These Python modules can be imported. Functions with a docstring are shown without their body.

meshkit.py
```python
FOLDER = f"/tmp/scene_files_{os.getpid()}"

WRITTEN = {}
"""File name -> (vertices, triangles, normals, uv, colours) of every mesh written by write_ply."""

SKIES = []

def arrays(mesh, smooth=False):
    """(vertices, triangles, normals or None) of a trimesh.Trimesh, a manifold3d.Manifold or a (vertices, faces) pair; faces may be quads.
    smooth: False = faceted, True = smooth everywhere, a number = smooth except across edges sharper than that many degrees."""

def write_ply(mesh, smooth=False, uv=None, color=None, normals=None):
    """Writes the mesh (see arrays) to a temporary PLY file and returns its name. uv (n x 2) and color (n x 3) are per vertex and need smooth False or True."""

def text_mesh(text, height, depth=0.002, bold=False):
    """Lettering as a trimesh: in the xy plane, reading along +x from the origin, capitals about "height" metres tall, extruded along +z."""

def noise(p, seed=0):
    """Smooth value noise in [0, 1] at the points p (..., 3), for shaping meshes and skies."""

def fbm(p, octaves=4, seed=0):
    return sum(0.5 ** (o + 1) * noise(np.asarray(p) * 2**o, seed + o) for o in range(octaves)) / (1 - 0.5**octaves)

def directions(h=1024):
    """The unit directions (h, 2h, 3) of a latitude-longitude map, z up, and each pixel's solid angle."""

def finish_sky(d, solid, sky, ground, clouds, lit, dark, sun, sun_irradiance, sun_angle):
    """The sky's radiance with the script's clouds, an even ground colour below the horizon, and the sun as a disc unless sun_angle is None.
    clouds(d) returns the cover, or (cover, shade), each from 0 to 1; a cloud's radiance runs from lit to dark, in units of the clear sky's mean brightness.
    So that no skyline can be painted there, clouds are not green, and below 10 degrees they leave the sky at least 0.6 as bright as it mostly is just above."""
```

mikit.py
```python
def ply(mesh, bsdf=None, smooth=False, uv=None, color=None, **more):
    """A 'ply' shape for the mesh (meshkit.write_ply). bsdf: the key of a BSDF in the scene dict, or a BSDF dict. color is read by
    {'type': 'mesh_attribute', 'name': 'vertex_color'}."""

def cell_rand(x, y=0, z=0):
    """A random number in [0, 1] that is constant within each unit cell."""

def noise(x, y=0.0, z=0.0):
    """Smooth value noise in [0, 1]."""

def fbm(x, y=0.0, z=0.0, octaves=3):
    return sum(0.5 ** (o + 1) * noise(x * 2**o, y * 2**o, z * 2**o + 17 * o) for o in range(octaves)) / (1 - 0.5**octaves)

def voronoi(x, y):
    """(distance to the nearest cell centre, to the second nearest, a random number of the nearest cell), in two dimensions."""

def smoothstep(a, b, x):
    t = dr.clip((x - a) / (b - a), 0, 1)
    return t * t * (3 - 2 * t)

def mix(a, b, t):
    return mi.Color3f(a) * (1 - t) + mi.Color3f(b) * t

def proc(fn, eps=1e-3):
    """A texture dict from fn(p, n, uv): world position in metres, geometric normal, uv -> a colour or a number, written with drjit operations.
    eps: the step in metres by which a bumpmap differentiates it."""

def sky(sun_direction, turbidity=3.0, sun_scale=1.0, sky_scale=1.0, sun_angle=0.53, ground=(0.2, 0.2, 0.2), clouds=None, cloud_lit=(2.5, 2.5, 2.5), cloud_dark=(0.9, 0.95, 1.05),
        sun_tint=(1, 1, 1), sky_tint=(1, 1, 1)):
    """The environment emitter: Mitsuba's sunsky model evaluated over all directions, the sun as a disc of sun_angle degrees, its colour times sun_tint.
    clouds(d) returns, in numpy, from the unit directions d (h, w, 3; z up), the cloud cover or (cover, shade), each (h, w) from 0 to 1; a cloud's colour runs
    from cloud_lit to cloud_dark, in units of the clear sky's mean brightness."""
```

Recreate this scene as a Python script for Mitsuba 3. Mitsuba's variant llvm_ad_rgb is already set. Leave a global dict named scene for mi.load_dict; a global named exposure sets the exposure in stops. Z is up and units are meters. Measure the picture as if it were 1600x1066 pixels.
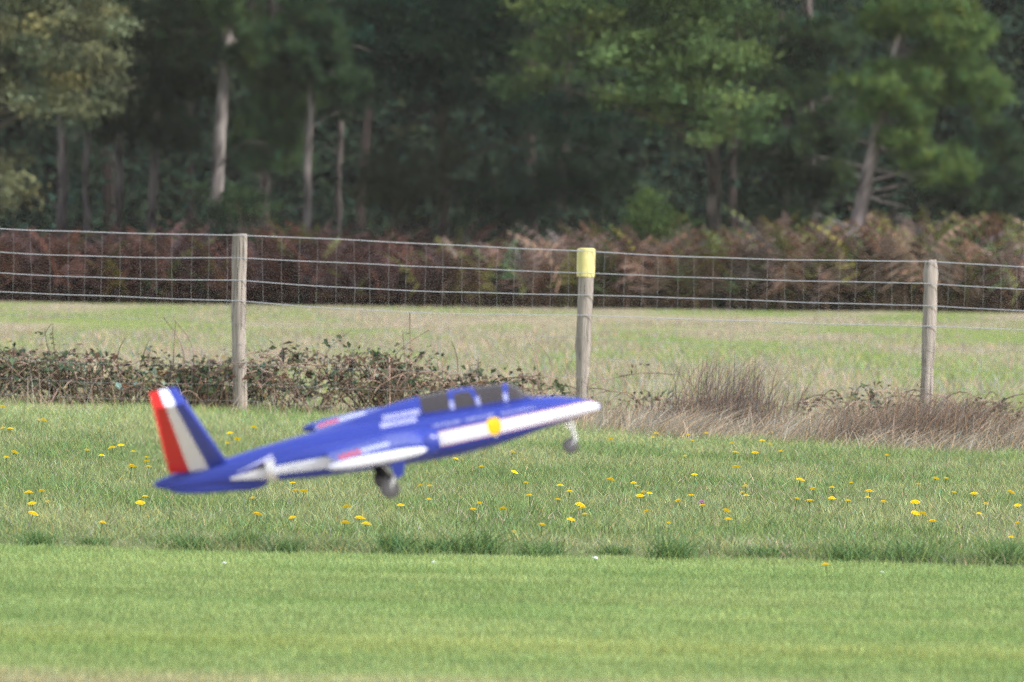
import math
import numpy as np
import trimesh
import drjit as dr
import mitsuba as mi
import mikit
from mikit import ply, proc, noise, fbm, smoothstep, mix
import meshkit

T = mi.ScalarTransform4f
scene, labels = {}, {}

# ---------------------------------------------------------------- camera, sky, exposure
FPX = 14309.0                       # focal length in pixels of a 1600 wide frame
CAM = np.array([0.0, 0.0, 1.6])
PITCH, ROLL = 206 / FPX, math.radians(0.64)
F = np.array([0, math.cos(PITCH), -math.sin(PITCH)])
U0 = np.array([0, math.sin(PITCH), math.cos(PITCH)])
R0 = np.array([1.0, 0, 0])
U = math.cos(ROLL) * U0 - math.sin(ROLL) * R0
R = math.cos(ROLL) * R0 + math.sin(ROLL) * U0
scene['camera'] = {
    'type': 'thinlens', 'fov': math.degrees(2 * math.atan(800 / FPX)), 'fov_axis': 'x',
    'to_world': T().look_at(origin=CAM.tolist(), target=(CAM + F * 10).tolist(), up=U.tolist()),
    'near_clip': 1.0, 'far_clip': 4000.0, 'medium': {'type': 'ref', 'id': 'haze_air'}, 'aperture_radius': 0.022, 'focus_distance': 52.0}
scene['sky'] = mikit.sky((0.70, -0.41, 0.58), turbidity=4.0, sun_scale=0.85, sun_angle=8.0, sun_tint=(0.80, 0.95, 1.28), ground=(0.12, 0.15, 0.07),
                         clouds=lambda d: 0.75, cloud_lit=(2.15, 2.25, 2.45), cloud_dark=(0.9, 0.95, 1.0))
exposure = 2.5
scene['haze_air'] = {'type': 'homogeneous', 'albedo': 0.95, 'sigma_t': 0.00013}
scene['haze'] = {'type': 'cube', 'to_world': T().translate([0, 800, 5.25]).scale([1000, 1200, 7.75]), 'bsdf': {'type': 'null'}, 'interior': {'type': 'ref', 'id': 'haze_air'}}
labels['haze'] = {'label': 'thin bluish summer haze over the field', 'kind': 'stuff'}


# ---------------------------------------------------------------- ground shape and pixel helpers
def sst(a, b, x):
    t = np.clip((np.asarray(x, float) - a) / (b - a), 0, 1)
    return t * t * (3 - 2 * t)


def ground_z(x, y):
    """The meadow tips a little to the right along the fence."""
    s = 0.0076 + 0.0154 * sst(44, 62, y) - 0.023 * sst(78, 115, y)
    return -np.clip(x, -30, 30) * s * sst(0, 25, y)


def at(px, py, depth):
    d = F + R * (px - 800) / FPX + U * (533 - py) / FPX
    return CAM + d * (depth / d[1])


def on_ground(px, depth):
    x = at(px, 500, depth)[0]
    return np.array([x, depth, float(ground_z(x, depth))])


def ground_at(px, py, above=0.0):
    """The point of the ground (or a little above it) that is seen there."""
    d = F + R * (px - 800) / FPX + U * (533 - py) / FPX
    depth = 60.0
    for _ in range(30):
        p = CAM + d * (depth / d[1])
        depth = (CAM[2] - ground_z(p[0], p[1]) - above) / -(d[2] / d[1])
    return CAM + d * (depth / d[1])


def mow_edge(x):
    x = np.asarray(x, float)
    p = np.stack([x * 2.3, x * 0 + 3.1, x * 0], -1)
    return 42.0 + 0.25 * (meshkit.noise(p) - 0.5) + 0.5 * (meshkit.noise(p * 0.35 + 9) - 0.5)


# ---------------------------------------------------------------- mesh helpers
def rgb(r, g, b):
    return {'type': 'rgb', 'value': [r, g, b]}


def mesh(v, f):
    return trimesh.Trimesh(np.asarray(v, float), np.asarray(f, int), process=False)


def join(parts):
    return trimesh.util.concatenate(parts)


def loft(rings, caps=True, closed=True):
    rings = np.asarray(rings, float)
    n, m, _ = rings.shape
    i, j = np.meshgrid(np.arange(n - 1), np.arange(m if closed else m - 1), indexing='ij')
    a, b, c, d = i * m + j, i * m + (j + 1) % m, (i + 1) * m + (j + 1) % m, (i + 1) * m + j
    f = np.concatenate([np.stack([a, b, c], -1).reshape(-1, 3), np.stack([a, c, d], -1).reshape(-1, 3)])
    v = rings.reshape(-1, 3)
    if caps:
        k = len(v)
        v = np.vstack([v, rings[0].mean(0), rings[-1].mean(0)])
        jj = np.arange(m)
        f = np.vstack([f, np.stack([(jj + 1) % m, jj, jj * 0 + k], -1), np.stack([(n - 1) * m + jj, (n - 1) * m + (jj + 1) % m, jj * 0 + k + 1], -1)])
    out = mesh(v, f)
    if caps and out.volume < 0:
        out.invert()
    return out


def tube(points, radii, sides=8, caps=True):
    p = np.asarray(points, float)
    t = np.gradient(p, axis=0)
    t /= np.linalg.norm(t, axis=1, keepdims=True) + 1e-12
    ref = np.array([0, 1.0, 0]) if abs(t[:, 1]).max() < 0.85 else np.array([0, 0, 1.0]) if abs(t[:, 2]).max() < 0.85 else np.array([1.0, 0.1, 0.05])
    a = np.cross(t, ref)
    a /= np.linalg.norm(a, axis=1, keepdims=True) + 1e-12
    b = np.cross(t, a)
    ang = np.arange(sides) * 2 * np.pi / sides
    r = np.broadcast_to(np.asarray(radii, float), (len(p),))
    rings = p[:, None] + r[:, None, None] * (np.cos(ang)[None, :, None] * a[:, None] + np.sin(ang)[None, :, None] * b[:, None])
    return loft(rings, caps)


def thing(key, label, category, group=None):
    labels[key] = {'label': label, 'category': category}
    if group:
        labels[key]['group'] = group
    return key


def numbered(key):
    if key not in USED:
        USED[key] = 0
        return key
    USED[key] += 1
    return f'{key}_{USED[key]:03d}'


USED = {}


def part(parent, name, m, bsdf, smooth=40, label=None, color=None, stuff=False, **more):
    key = numbered(f'{parent}__{name}')
    scene[key] = ply(m, bsdf, smooth=smooth, color=color, **more)
    if label or stuff:
        labels[key] = {}
        if label:
            labels[key]['label'] = label
        if stuff:
            labels[key]['kind'] = 'stuff'
    return key


# ---------------------------------------------------------------- materials
VC = {'type': 'mesh_attribute', 'name': 'vertex_color'}
scene['leaf'] = {'type': 'principledthin', 'base_color': VC, 'roughness': 0.55, 'diff_trans': 0.7, 'eta': 1.35}
scene['dull'] = {'type': 'twosided', 'bsdf': {'type': 'diffuse', 'reflectance': VC}}


def ground_color(p, n, uv):
    x, y = p.x, p.y
    big, mid, fine = fbm(x * 0.9, y * 0.35), fbm(x * 3, y * 1.1, 5.0), fbm(x * 30, y * 14, 2.0)
    mown = mix((0.13, 0.19, 0.06), (0.19, 0.23, 0.08), smoothstep(0.35, 0.65, big))
    mown = mix(mown, (0.36, 0.30, 0.24), smoothstep(31.6, 30.6, y + (mid - 0.5) * 1.6) * 0.8)
    rough = mix((0.11, 0.15, 0.06), (0.18, 0.19, 0.10), mid)
    field = mix((0.21, 0.26, 0.09), (0.32, 0.28, 0.19), smoothstep(0.35, 0.65, fbm(x * 0.6, y * 0.12, 8.0)))
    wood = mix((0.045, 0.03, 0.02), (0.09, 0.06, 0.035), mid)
    edge = 42.0 + (mid - 0.5) * 0.2
    earth = smoothstep(0.35, 0.1, dr.abs(y - edge)) * smoothstep(0.55, 0.68, fbm(x * 1.6, 3.0))
    c = mix(mown, rough, smoothstep(-0.1, 0.1, y - edge))
    c = mix(c, (0.22, 0.17, 0.13), earth)
    c = mix(c, field, smoothstep(66, 70, y))
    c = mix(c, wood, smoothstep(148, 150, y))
    return c * (0.75 + 0.5 * fine)


scene['ground_mat'] = {'type': 'diffuse', 'reflectance': proc(ground_color)}


def post_color(p, n, uv):
    grain = fbm(p.x * 60, p.y * 60, p.z * 5.0)
    crack = smoothstep(0.62, 0.72, fbm(p.x * 110, p.y * 110, p.z * 4.0 + 3))
    c = mix((0.22, 0.19, 0.17), (0.50, 0.44, 0.39), grain)
    return mix(c, (0.07, 0.06, 0.05), crack * 0.8)


scene['post_wood'] = {'type': 'diffuse', 'reflectance': proc(post_color)}
scene['cap_yellow'] = {'type': 'principled', 'base_color': proc(lambda p, n, uv: mix((0.60, 0.52, 0.17), (0.76, 0.70, 0.32), fbm(p.x * 30, p.y * 30, p.z * 20))), 'roughness': 0.5}
scene['dull_wire'] = {'type': 'diffuse', 'reflectance': rgb(0.30, 0.30, 0.30)}
scene['wire'] = {'type': 'principled', 'base_color': rgb(0.42, 0.43, 0.46), 'roughness': 0.45, 'metallic': 0.3}


def paint(r, g, b, rough=0.32, coat=0.4):
    return {'type': 'twosided', 'bsdf': {'type': 'principled', 'base_color': rgb(r, g, b), 'roughness': rough, 'clearcoat': coat, 'clearcoat_gloss': 0.8, 'specular': 0.4}}


scene['blue_paint'] = paint(0.026, 0.048, 0.33)
scene['white_paint'] = paint(0.75, 0.77, 0.85)
scene['pale_paint'] = paint(0.34, 0.37, 0.66)
scene['lavender_paint'] = paint(0.48, 0.50, 0.74)
scene['red_paint'] = paint(0.60, 0.014, 0.008, 0.4, 0.1)
scene['pink_trim'] = paint(0.62, 0.25, 0.38)
scene['yellow_paint'] = paint(0.88, 0.56, 0.012)
scene['bare_metal'] = {'type': 'twosided', 'bsdf': {'type': 'principled', 'base_color': rgb(0.66, 0.66, 0.66), 'roughness': 0.4, 'metallic': 0.5}}
scene['dark_glass'] = {'type': 'twosided', 'bsdf': {'type': 'principled', 'base_color': rgb(0.05, 0.044, 0.05), 'roughness': 0.10, 'specular': 0.5}}
scene['tyre_rubber'] = {'type': 'twosided', 'bsdf': {'type': 'principled', 'base_color': rgb(0.085, 0.083, 0.09), 'roughness': 0.7}}
scene['hub_grey'] = {'type': 'twosided', 'bsdf': {'type': 'principled', 'base_color': rgb(0.16, 0.16, 0.17), 'roughness': 0.5}}
scene['gap_shade'] = {'type': 'twosided', 'bsdf': {'type': 'diffuse', 'reflectance': rgb(0.10, 0.085, 0.09)}}  # flat dark tone standing for the shadowed gap behind the exhaust
scene['dark_cavity'] = {'type': 'twosided', 'bsdf': {'type': 'diffuse', 'reflectance': rgb(0.02, 0.02, 0.022)}}

# ---------------------------------------------------------------- ground sheet
gx = np.concatenate([[-900, -300, -100, -50], np.linspace(-30, 30, 61), [50, 100, 300, 900]])
gy = np.concatenate([[-300, -100, -30, 0], np.linspace(10, 220, 106), [260, 400, 900, 1900]])
X, Y = np.meshgrid(gx, gy)
Z = ground_z(X, Y) + 0.04 * (meshkit.noise(np.stack([X * 0.5, Y * 0.25, X * 0], -1)) - 0.5) * sst(44, 50, Y)
nx = len(gx)
ii, jj = np.meshgrid(np.arange(len(gy) - 1), np.arange(nx - 1), indexing='ij')
q = np.stack([ii * nx + jj, ii * nx + jj + 1, (ii + 1) * nx + jj + 1, (ii + 1) * nx + jj], -1).reshape(-1, 4)
scene['ground'] = ply((np.stack([X, Y, Z], -1).reshape(-1, 3), q), 'ground_mat', smooth=True)
labels['ground'] = {'label': 'grassy ground with a mown strip in front, a meadow and a field behind the fence', 'kind': 'structure'}


# ---------------------------------------------------------------- grass blades
def vary(base, rng, n, amount=0.25, warm=0.12):
    base = np.broadcast_to(np.asarray(base, float), (n, 3))
    k = 1 + amount * rng.normal(size=(n, 1))
    w = warm * rng.normal(size=(n, 1))
    return np.clip(base * np.clip(k, 0.4, 1.8) * np.hstack([1 + w, np.ones((n, 1)), 1 - w]), 0.005, 0.9)


def blades(x, y, z, height, width, lean_dir, lean, color, rng, seg=2):
    """One mesh of tapering, bent blades: lean_dir in radians, lean as the tip's sideways shift over its height."""
    n = len(x)
    base = np.stack([x, y, z], -1)
    face = rng.uniform(0, 2 * np.pi, n)
    side = np.stack([np.cos(face), np.sin(face), face * 0], -1) * (width / 2)[:, None]
    off = np.stack([np.cos(lean_dir), np.sin(lean_dir), face * 0], -1) * (lean * height)[:, None]
    rows = []
    for k in range(seg):
        t = k / seg
        c = base + off * t ** 2 + np.array([0, 0, 1]) * (height * t * (1 - 0.15 * t * np.minimum(lean, 1)))[:, None]
        w = 1 - 0.45 * t
        rows += [c - side * w, c + side * w]
    tip = base + off + np.array([0, 0, 1]) * (height * (1 - 0.15 * np.minimum(lean, 1)))[:, None]
    v = np.stack(rows + [tip], 1)
    m = 2 * seg + 1
    f = []
    for k in range(seg - 1):
        f += [[2 * k, 2 * k + 1, 2 * k + 3], [2 * k, 2 * k + 3, 2 * k + 2]]
    f.append([2 * seg - 2, 2 * seg - 1, 2 * seg])
    faces = (np.asarray(f)[None] + (np.arange(n) * m)[:, None, None]).reshape(-1, 3)
    return v.reshape(-1, 3), faces, np.repeat(color, m, axis=0)


def frustum_xy(rng, n, y0, y1, margin=1.0):
    """Points over the ground between two depths, a little wider than the view; evenly spread."""
    k = 800 / FPX
    y = np.sqrt(rng.uniform(0, 1, n) * ((y1 + margin / k) ** 2 - (y0 + margin / k) ** 2) + (y0 + margin / k) ** 2) - margin / k
    return rng.uniform(-1, 1, n) * (y * k + margin), y


def pn(x, y, sx, sy, seed=0, octaves=3):
    return meshkit.fbm(np.stack([x * sx, y * sy, x * 0 + 0.5], -1), octaves, seed)


def lerp(a, b, t):
    return np.asarray(a) * (1 - t[:, None]) + np.asarray(b) * t[:, None]


rng = np.random.default_rng(11)
x, y = frustum_xy(rng, 330000, 28.5, 42.6, 0.8)
keep = (y < mow_edge(x) + 0.1)
x, y = x[keep], y[keep]
pat = sst(0.38, 0.62, pn(x, y, 0.35, 1.6, 1)) * 0.6 + sst(0.35, 0.65, pn(x, y, 1.5, 1.2, 2)) * 0.4
col = lerp((0.26, 0.37, 0.135), (0.36, 0.45, 0.185), pat)
col = col * (0.90 + 0.20 * sst(0.3, 0.7, pn(x, y, 0.16, 3.2, 15)))[:, None]
band = np.exp(-((y - 33.3 - 0.5 * (pn(x, y, 0.5, 0.3, 4) - 0.5)) / 0.7) ** 2)
col = lerp(np.array([1, 1, 1.0]), np.array([1.18, 1.08, 1.0]), band) * col
bare = sst(31.5, 30.5, y + 2.2 * (pn(x, y, 0.8, 1.0, 5) - 0.5)) * 0.75
col = lerp(np.array([1, 1, 1.0]), np.array([1.45, 1.0, 1.5]), bare) * col
keep = rng.uniform(size=len(x)) > bare * 0.35
x, y, col, pat = x[keep], y[keep], col[keep], pat[keep]
n = len(x)
v, f, c = blades(x, y, ground_z(x, y) - 0.003, rng.uniform(0.016, 0.036, n), rng.uniform(0.004, 0.007, n), rng.uniform(0, 2 * np.pi, n), rng.uniform(0.2, 1.1, n), vary(col, rng, n, 0.13, 0.08), rng, 1)
scene['mown_grass'] = ply((v, f), 'leaf', color=c)
labels['mown_grass'] = {'label': 'short bright green mown grass of the strip along the bottom of the picture', 'category': 'grass', 'kind': 'stuff'}

x, y = frustum_xy(rng, 270000, 41.9, 69.5, 1.0)
keep = (y > mow_edge(x) - 0.05)
x, y = x[keep], y[keep]
n = len(x)
pat = sst(0.35, 0.65, pn(x, y, 1.2, 0.5, 6))
col = lerp((0.24, 0.345, 0.13), (0.37, 0.425, 0.20), pat)
dry = (rng.uniform(size=n) < 0.06 + 0.12 * sst(0.5, 0.7, pn(x, y, 0.8, 0.3, 7)))
col[dry] = (0.52, 0.45, 0.33)
edge = sst(44.0, 42.4, y) * sst(0.35, 0.6, pn(x, y, 0.9, 0.6, 16))
col = col * (1 - 0.30 * edge)[:, None]
h = (0.5 + 0.5 * sst(42.3, 44.5, y) + 0.55 * edge) * rng.uniform(0.04, 0.095, n) * (0.8 + 0.5 * sst(0.4, 0.7, pn(x, y, 2.0, 0.9, 8)))
col *= (0.9 + 0.2 * sst(60, 66, y))[:, None]
v, f, c = blades(x, y, ground_z(x, y) - 0.02, h, rng.uniform(0.004, 0.008, n), rng.uniform(0, 2 * np.pi, n), rng.uniform(0.2, 1.0, n), vary(col, rng, n, 0.22), rng, 2)
scene['meadow_grass'] = ply((v, f), 'leaf', color=c)
labels['meadow_grass'] = {'label': 'rough green meadow grass between the mown strip and the wire fence', 'category': 'grass', 'kind': 'stuff'}

x, y = frustum_xy(rng, 230000, 69.0, 150.5, 1.5)
n = len(x)
pat = sst(0.36, 0.62, pn(x, y, 0.45, 0.11, 9) * 0.75 + 0.25 * pn(x, y, 2.0, 0.4, 10))
pat = sst(0.25, 0.75, pat)
pat = np.clip(pat + 0.35 * sst(100, 72, y) - 0.5 * sst(138, 149, y), 0, 1)
drym = rng.uniform(size=n) < 0.03 + 0.33 * pat
col = lerp((0.25, 0.36, 0.13), (0.36, 0.42, 0.18), rng.uniform(size=n))
col[drym] = lerp((0.50, 0.42, 0.34), (0.40, 0.32, 0.27), rng.uniform(size=drym.sum()))
h = np.where(drym, rng.uniform(0.08, 0.26, n), rng.uniform(0.05, 0.14, n)) * (1 - 0.6 * sst(85, 125, y))
v, f, c = blades(x, y, ground_z(x, y) - 0.03, h, rng.uniform(0.005, 0.009, n) * (0.6 + y / 110), rng.uniform(0, 2 * np.pi, n), rng.uniform(0.2, 0.9, n), vary(col, rng, n, 0.2), rng, 2)
scene['field_grass'] = ply((v, f), 'leaf', color=c)
labels['field_grass'] = {'label': 'pale straw and green field grass between the wire fence and the bracken', 'category': 'grass', 'kind': 'stuff'}

# ---------------------------------------------------------------- fence
FZ = 68.8
rng = np.random.default_rng(5)


def post_mesh(px, top_y, base_w, top_w, lean, seed):
    r = np.random.default_rng(seed)
    b = on_ground(px, FZ)
    top = at(px + lean, top_y, FZ)
    ts = np.linspace(-0.1, 1, 15)
    ang = np.arange(14) * 2 * np.pi / 14
    wob = 1 + 0.10 * np.cos(2 * ang + r.uniform(0, 6)) + 0.05 * np.cos(5 * ang + r.uniform(0, 6))
    rings = []
    for t in ts:
        c = b + (top - b) * t + np.array([0.006 * math.sin(5 * t + seed), 0.006 * math.cos(4 * t), 0])
        rad = (base_w + (top_w - base_w) * t) * (1 + 0.05 * r.normal()) / 2
        if t == 1:
            rad *= 0.9
        rings.append(np.stack([c[0] + rad * wob * np.cos(ang), c[1] + rad * wob * np.sin(ang), c[2] + 0 * ang], -1))
    return loft(rings), b, top


POSTS = [(-163, 344, .115, .12, 3, 'grey wooden fence post outside the left edge'), (376, 365, .10, .115, -2, 'pale grey weathered wooden fence post left of the model jet, above the bramble'),
         (911, 390, .085, .118, 5, 'wooden fence post with a yellow cap, above the nose of the jet'), (1450, 406, .085, .10, 4, 'bare pale wooden fence post rising from dry grass at the right'),
         (1988, 425, .10, .11, 2, 'grey wooden fence post outside the right edge')]
tops = []
for k, (px, ty, bw, tw, lean, text) in enumerate(POSTS):
    key = thing(numbered('fence_post'), text, 'fence post', 'posts of the wire fence')
    m, b, top = post_mesh(px, ty, bw, tw, lean, k + 1)
    part(key, 'timber', m, 'post_wood', smooth=50)
    if k == 2:
        ang = np.arange(24) * 2 * np.pi / 24
        rings = [np.stack([top[0] + rr * np.cos(ang) - 0.007 * (0.21 - zz), top[1] + rr * np.sin(ang), top[2] - 0.205 + zz + 0 * ang], -1)
                 for rr, zz in ((.062, 0), (.066, .0), (.068, .01), (.069, .1), (.069, .205), (.066, .212), (.03, .216))]
        part(key, 'cap', loft(rings), 'cap_yellow', smooth=40, label='yellow plastic cap pulled over the post top')
    # staples that hold the wires
    tops.append((b, top))

key = thing('wire_fence', 'grey galvanised wire netting strung along the wooden posts', 'wire fence')
LEVELS = [0.99, 0.865, 0.74, 0.625, 0.50, 0.385, 0.27, 0.165, 0.07]


def wire_point(level, s):
    """s runs along the posts; the wires sag a little between them."""
    k = min(int(s), len(tops) - 2)
    t = s - k
    p0, p1 = (tops[i][0] * (1 - level) + tops[i][1] * level for i in (k, k + 1))
    p = p0 * (1 - t) + p1 * t
    wob = 0.010 * math.sin(3.1 * s + 11 * level) + 0.004 * math.sin(17 * s + 5 * level)
    return p + np.array([0, -0.066, -0.028 * (0.5 + 0.5 * math.sin(9 * level + 2 * k)) * 4 * t * (1 - t) + wob * 0.5 * math.sin(math.pi * t)])


ss = np.linspace(0, 4, 121)
for lv in LEVELS:
    part(key, 'line_wire', tube([wire_point(lv, s) for s in ss], 0.0036 if lv > 0.9 else 0.0031 if lv > 0.6 else 0.0012, 5), 'wire' if lv > 0.6 else 'dull_wire', smooth=True)
stay = []
for s in np.arange(0.03, 4, 0.052):
    js = s + rng.normal() * 0.003
    stay.append(tube([wire_point(lv, js + 0.002 * math.sin(9 * lv + 20 * s)) - np.array([0, .003, 0]) for lv in LEVELS[::-1]], 0.0008, 4))
part(key, 'stay_wires', join(stay), 'dull_wire', smooth=True, stuff=True)


# ---------------------------------------------------------------- plants
def leaf_quads(centers, size, rng, color, up=0.4, narrow=0.55, droop=0.0):
    """Pointed leaves of two folded faces each, lying in random directions that favour the level."""
    n = len(centers)
    d = rng.normal(size=(n, 3))
    d[:, 2] = d[:, 2] * 0.6 - droop
    d /= np.linalg.norm(d, axis=1, keepdims=True)
    nn = rng.normal(size=(n, 3))
    nn[:, 2] = np.abs(nn[:, 2]) + up * 2
    s = np.cross(nn, d)
    s /= np.linalg.norm(s, axis=1, keepdims=True) + 1e-9
    nn = np.cross(d, s)
    L = np.broadcast_to(size, (n,))[:, None]
    a, b = centers - d * L * 0.5, centers + d * L * 0.5
    c1 = centers + s * L * narrow * 0.5 + nn * L * 0.12 + d * L * 0.05
    c2 = centers - s * L * narrow * 0.5 + nn * L * 0.12 + d * L * 0.05
    v = np.stack([a, c1, b, c2], 1).reshape(-1, 3)
    f = (np.array([[0, 1, 2], [0, 2, 3]])[None] + (np.arange(n) * 4)[:, None, None]).reshape(-1, 3)
    return v, f, np.repeat(color, 4, axis=0)


def needle_tufts(centers, dirs, rng, color, length=0.13, count=22, width=0.004):
    n = len(centers)
    d = np.repeat(dirs, count, axis=0) * 0.9 + rng.normal(size=(n * count, 3)) * 0.62
    d /= np.linalg.norm(d, axis=1, keepdims=True)
    c = np.repeat(centers, count, axis=0) + rng.normal(size=(n * count, 3)) * 0.035
    s = np.cross(d, rng.normal(size=d.shape))
    s /= np.linalg.norm(s, axis=1, keepdims=True)
    L = length * rng.uniform(0.6, 1.2, (n * count, 1))
    v = np.stack([c - s * width, c + s * width, c + d * L], 1).reshape(-1, 3)
    f = np.arange(n * count * 3).reshape(-1, 3)
    return v, f, np.repeat(np.repeat(color, count, axis=0), 3, axis=0)


def merge(chunks):
    vs, fs, cs, k = [], [], [], 0
    for v, f, c in chunks:
        vs.append(v), fs.append(f + k), cs.append(c)
        k += len(v)
    return (np.vstack(vs), np.vstack(fs)), np.vstack(cs)


def cloud(ells, count, rng, shell=0.45):
    """Points in a union of ellipsoids, denser towards their surfaces: (cx, cy, cz, rx, ry, rz)."""
    e = np.asarray(ells, float)
    w = e[:, 3] * e[:, 4] * e[:, 5]
    k = rng.choice(len(e), count, p=w / w.sum())
    d = rng.normal(size=(count, 3))
    d /= np.linalg.norm(d, axis=1, keepdims=True)
    r = (shell + (1 - shell) * rng.uniform(size=(count, 1))) ** 1.0
    r = np.where(rng.uniform(size=(count, 1)) < 0.3, rng.uniform(size=(count, 1)) ** (1 / 3), r)
    return e[k, :3] + d * r * e[k, 3:] * (0.85 + 0.3 * rng.uniform(size=(count, 1))), d


def clustered(points, per, spread, rng):
    c = np.repeat(points, per, axis=0)
    return c + rng.normal(size=c.shape) * spread * np.array([1.2, 1.2, 0.6])


def bark(m, base, rng_seed):
    p = np.asarray(m.vertices)
    t = meshkit.fbm(np.stack([p[:, 0] * 14, p[:, 1] * 14, p[:, 2] * 3.5], -1), 3, rng_seed)
    return np.asarray(base)[None] * (0.15 + 1.7 * sst(0.25, 0.75, t)[:, None]) * np.array([1, 1, 1])[None]


def limb(p0, p1, r0, r1, rng, wob=0.06, n=7, sides=6):
    t = np.linspace(0, 1, n)[:, None]
    L = np.linalg.norm(np.asarray(p1) - p0)
    pts = np.asarray(p0) * (1 - t) + np.asarray(p1) * t + np.sin(np.pi * t) * rng.normal(size=3) * wob * L + rng.normal(size=(n, 3)) * 0.012 * L * (t * (1 - t) * 4)
    return tube(pts, np.linspace(r0, r1, n), sides)


def pine_trunk(px0, py_ref, px1, depth, width_px, height, rng):
    """A trunk through two pixels columns at its foot and at the frame's top."""
    foot = on_ground(px0, depth)
    top = at(px1, 0, depth)
    d = (top - foot) / (top[2] - foot[2])
    n = 60
    t = np.linspace(-0.02, 1, n)
    pts = foot + d * (t * height)[:, None] + np.cumsum(rng.normal(size=(n, 3)) * 0.009, axis=0) * np.array([1, 1, 0])
    r = width_px / FPX * depth / 2
    return pts, r * (1.12 - 0.75 * t) * np.where(t < 0.05, 1.15, 1)


BARK = (0.15, 0.128, 0.125)
RIGHT = np.array([1.0, 0, 0])


def branches_on(pts, rad, rng, count, z0, z1, length, up=0.15, r=0.02, sidew=None):
    out, tips = [], []
    for _ in range(count):
        z = rng.uniform(z0, z1)
        k = int(np.clip(np.searchsorted(pts[:, 2], z), 1, len(pts) - 1))
        p = pts[k]
        a = rng.uniform(0, 2 * np.pi) if sidew is None else rng.normal(sidew, 0.5)
        L = length * rng.uniform(0.5, 1.1)
        q = p + np.array([math.cos(a) * L, math.sin(a) * L, L * rng.normal(up, 0.2)])
        out.append(limb(p, q, min(r, rad[k] * 0.6), 0.005, rng, 0.08, 6, 5))
        tips.append((p, q))
    return out, tips


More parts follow.
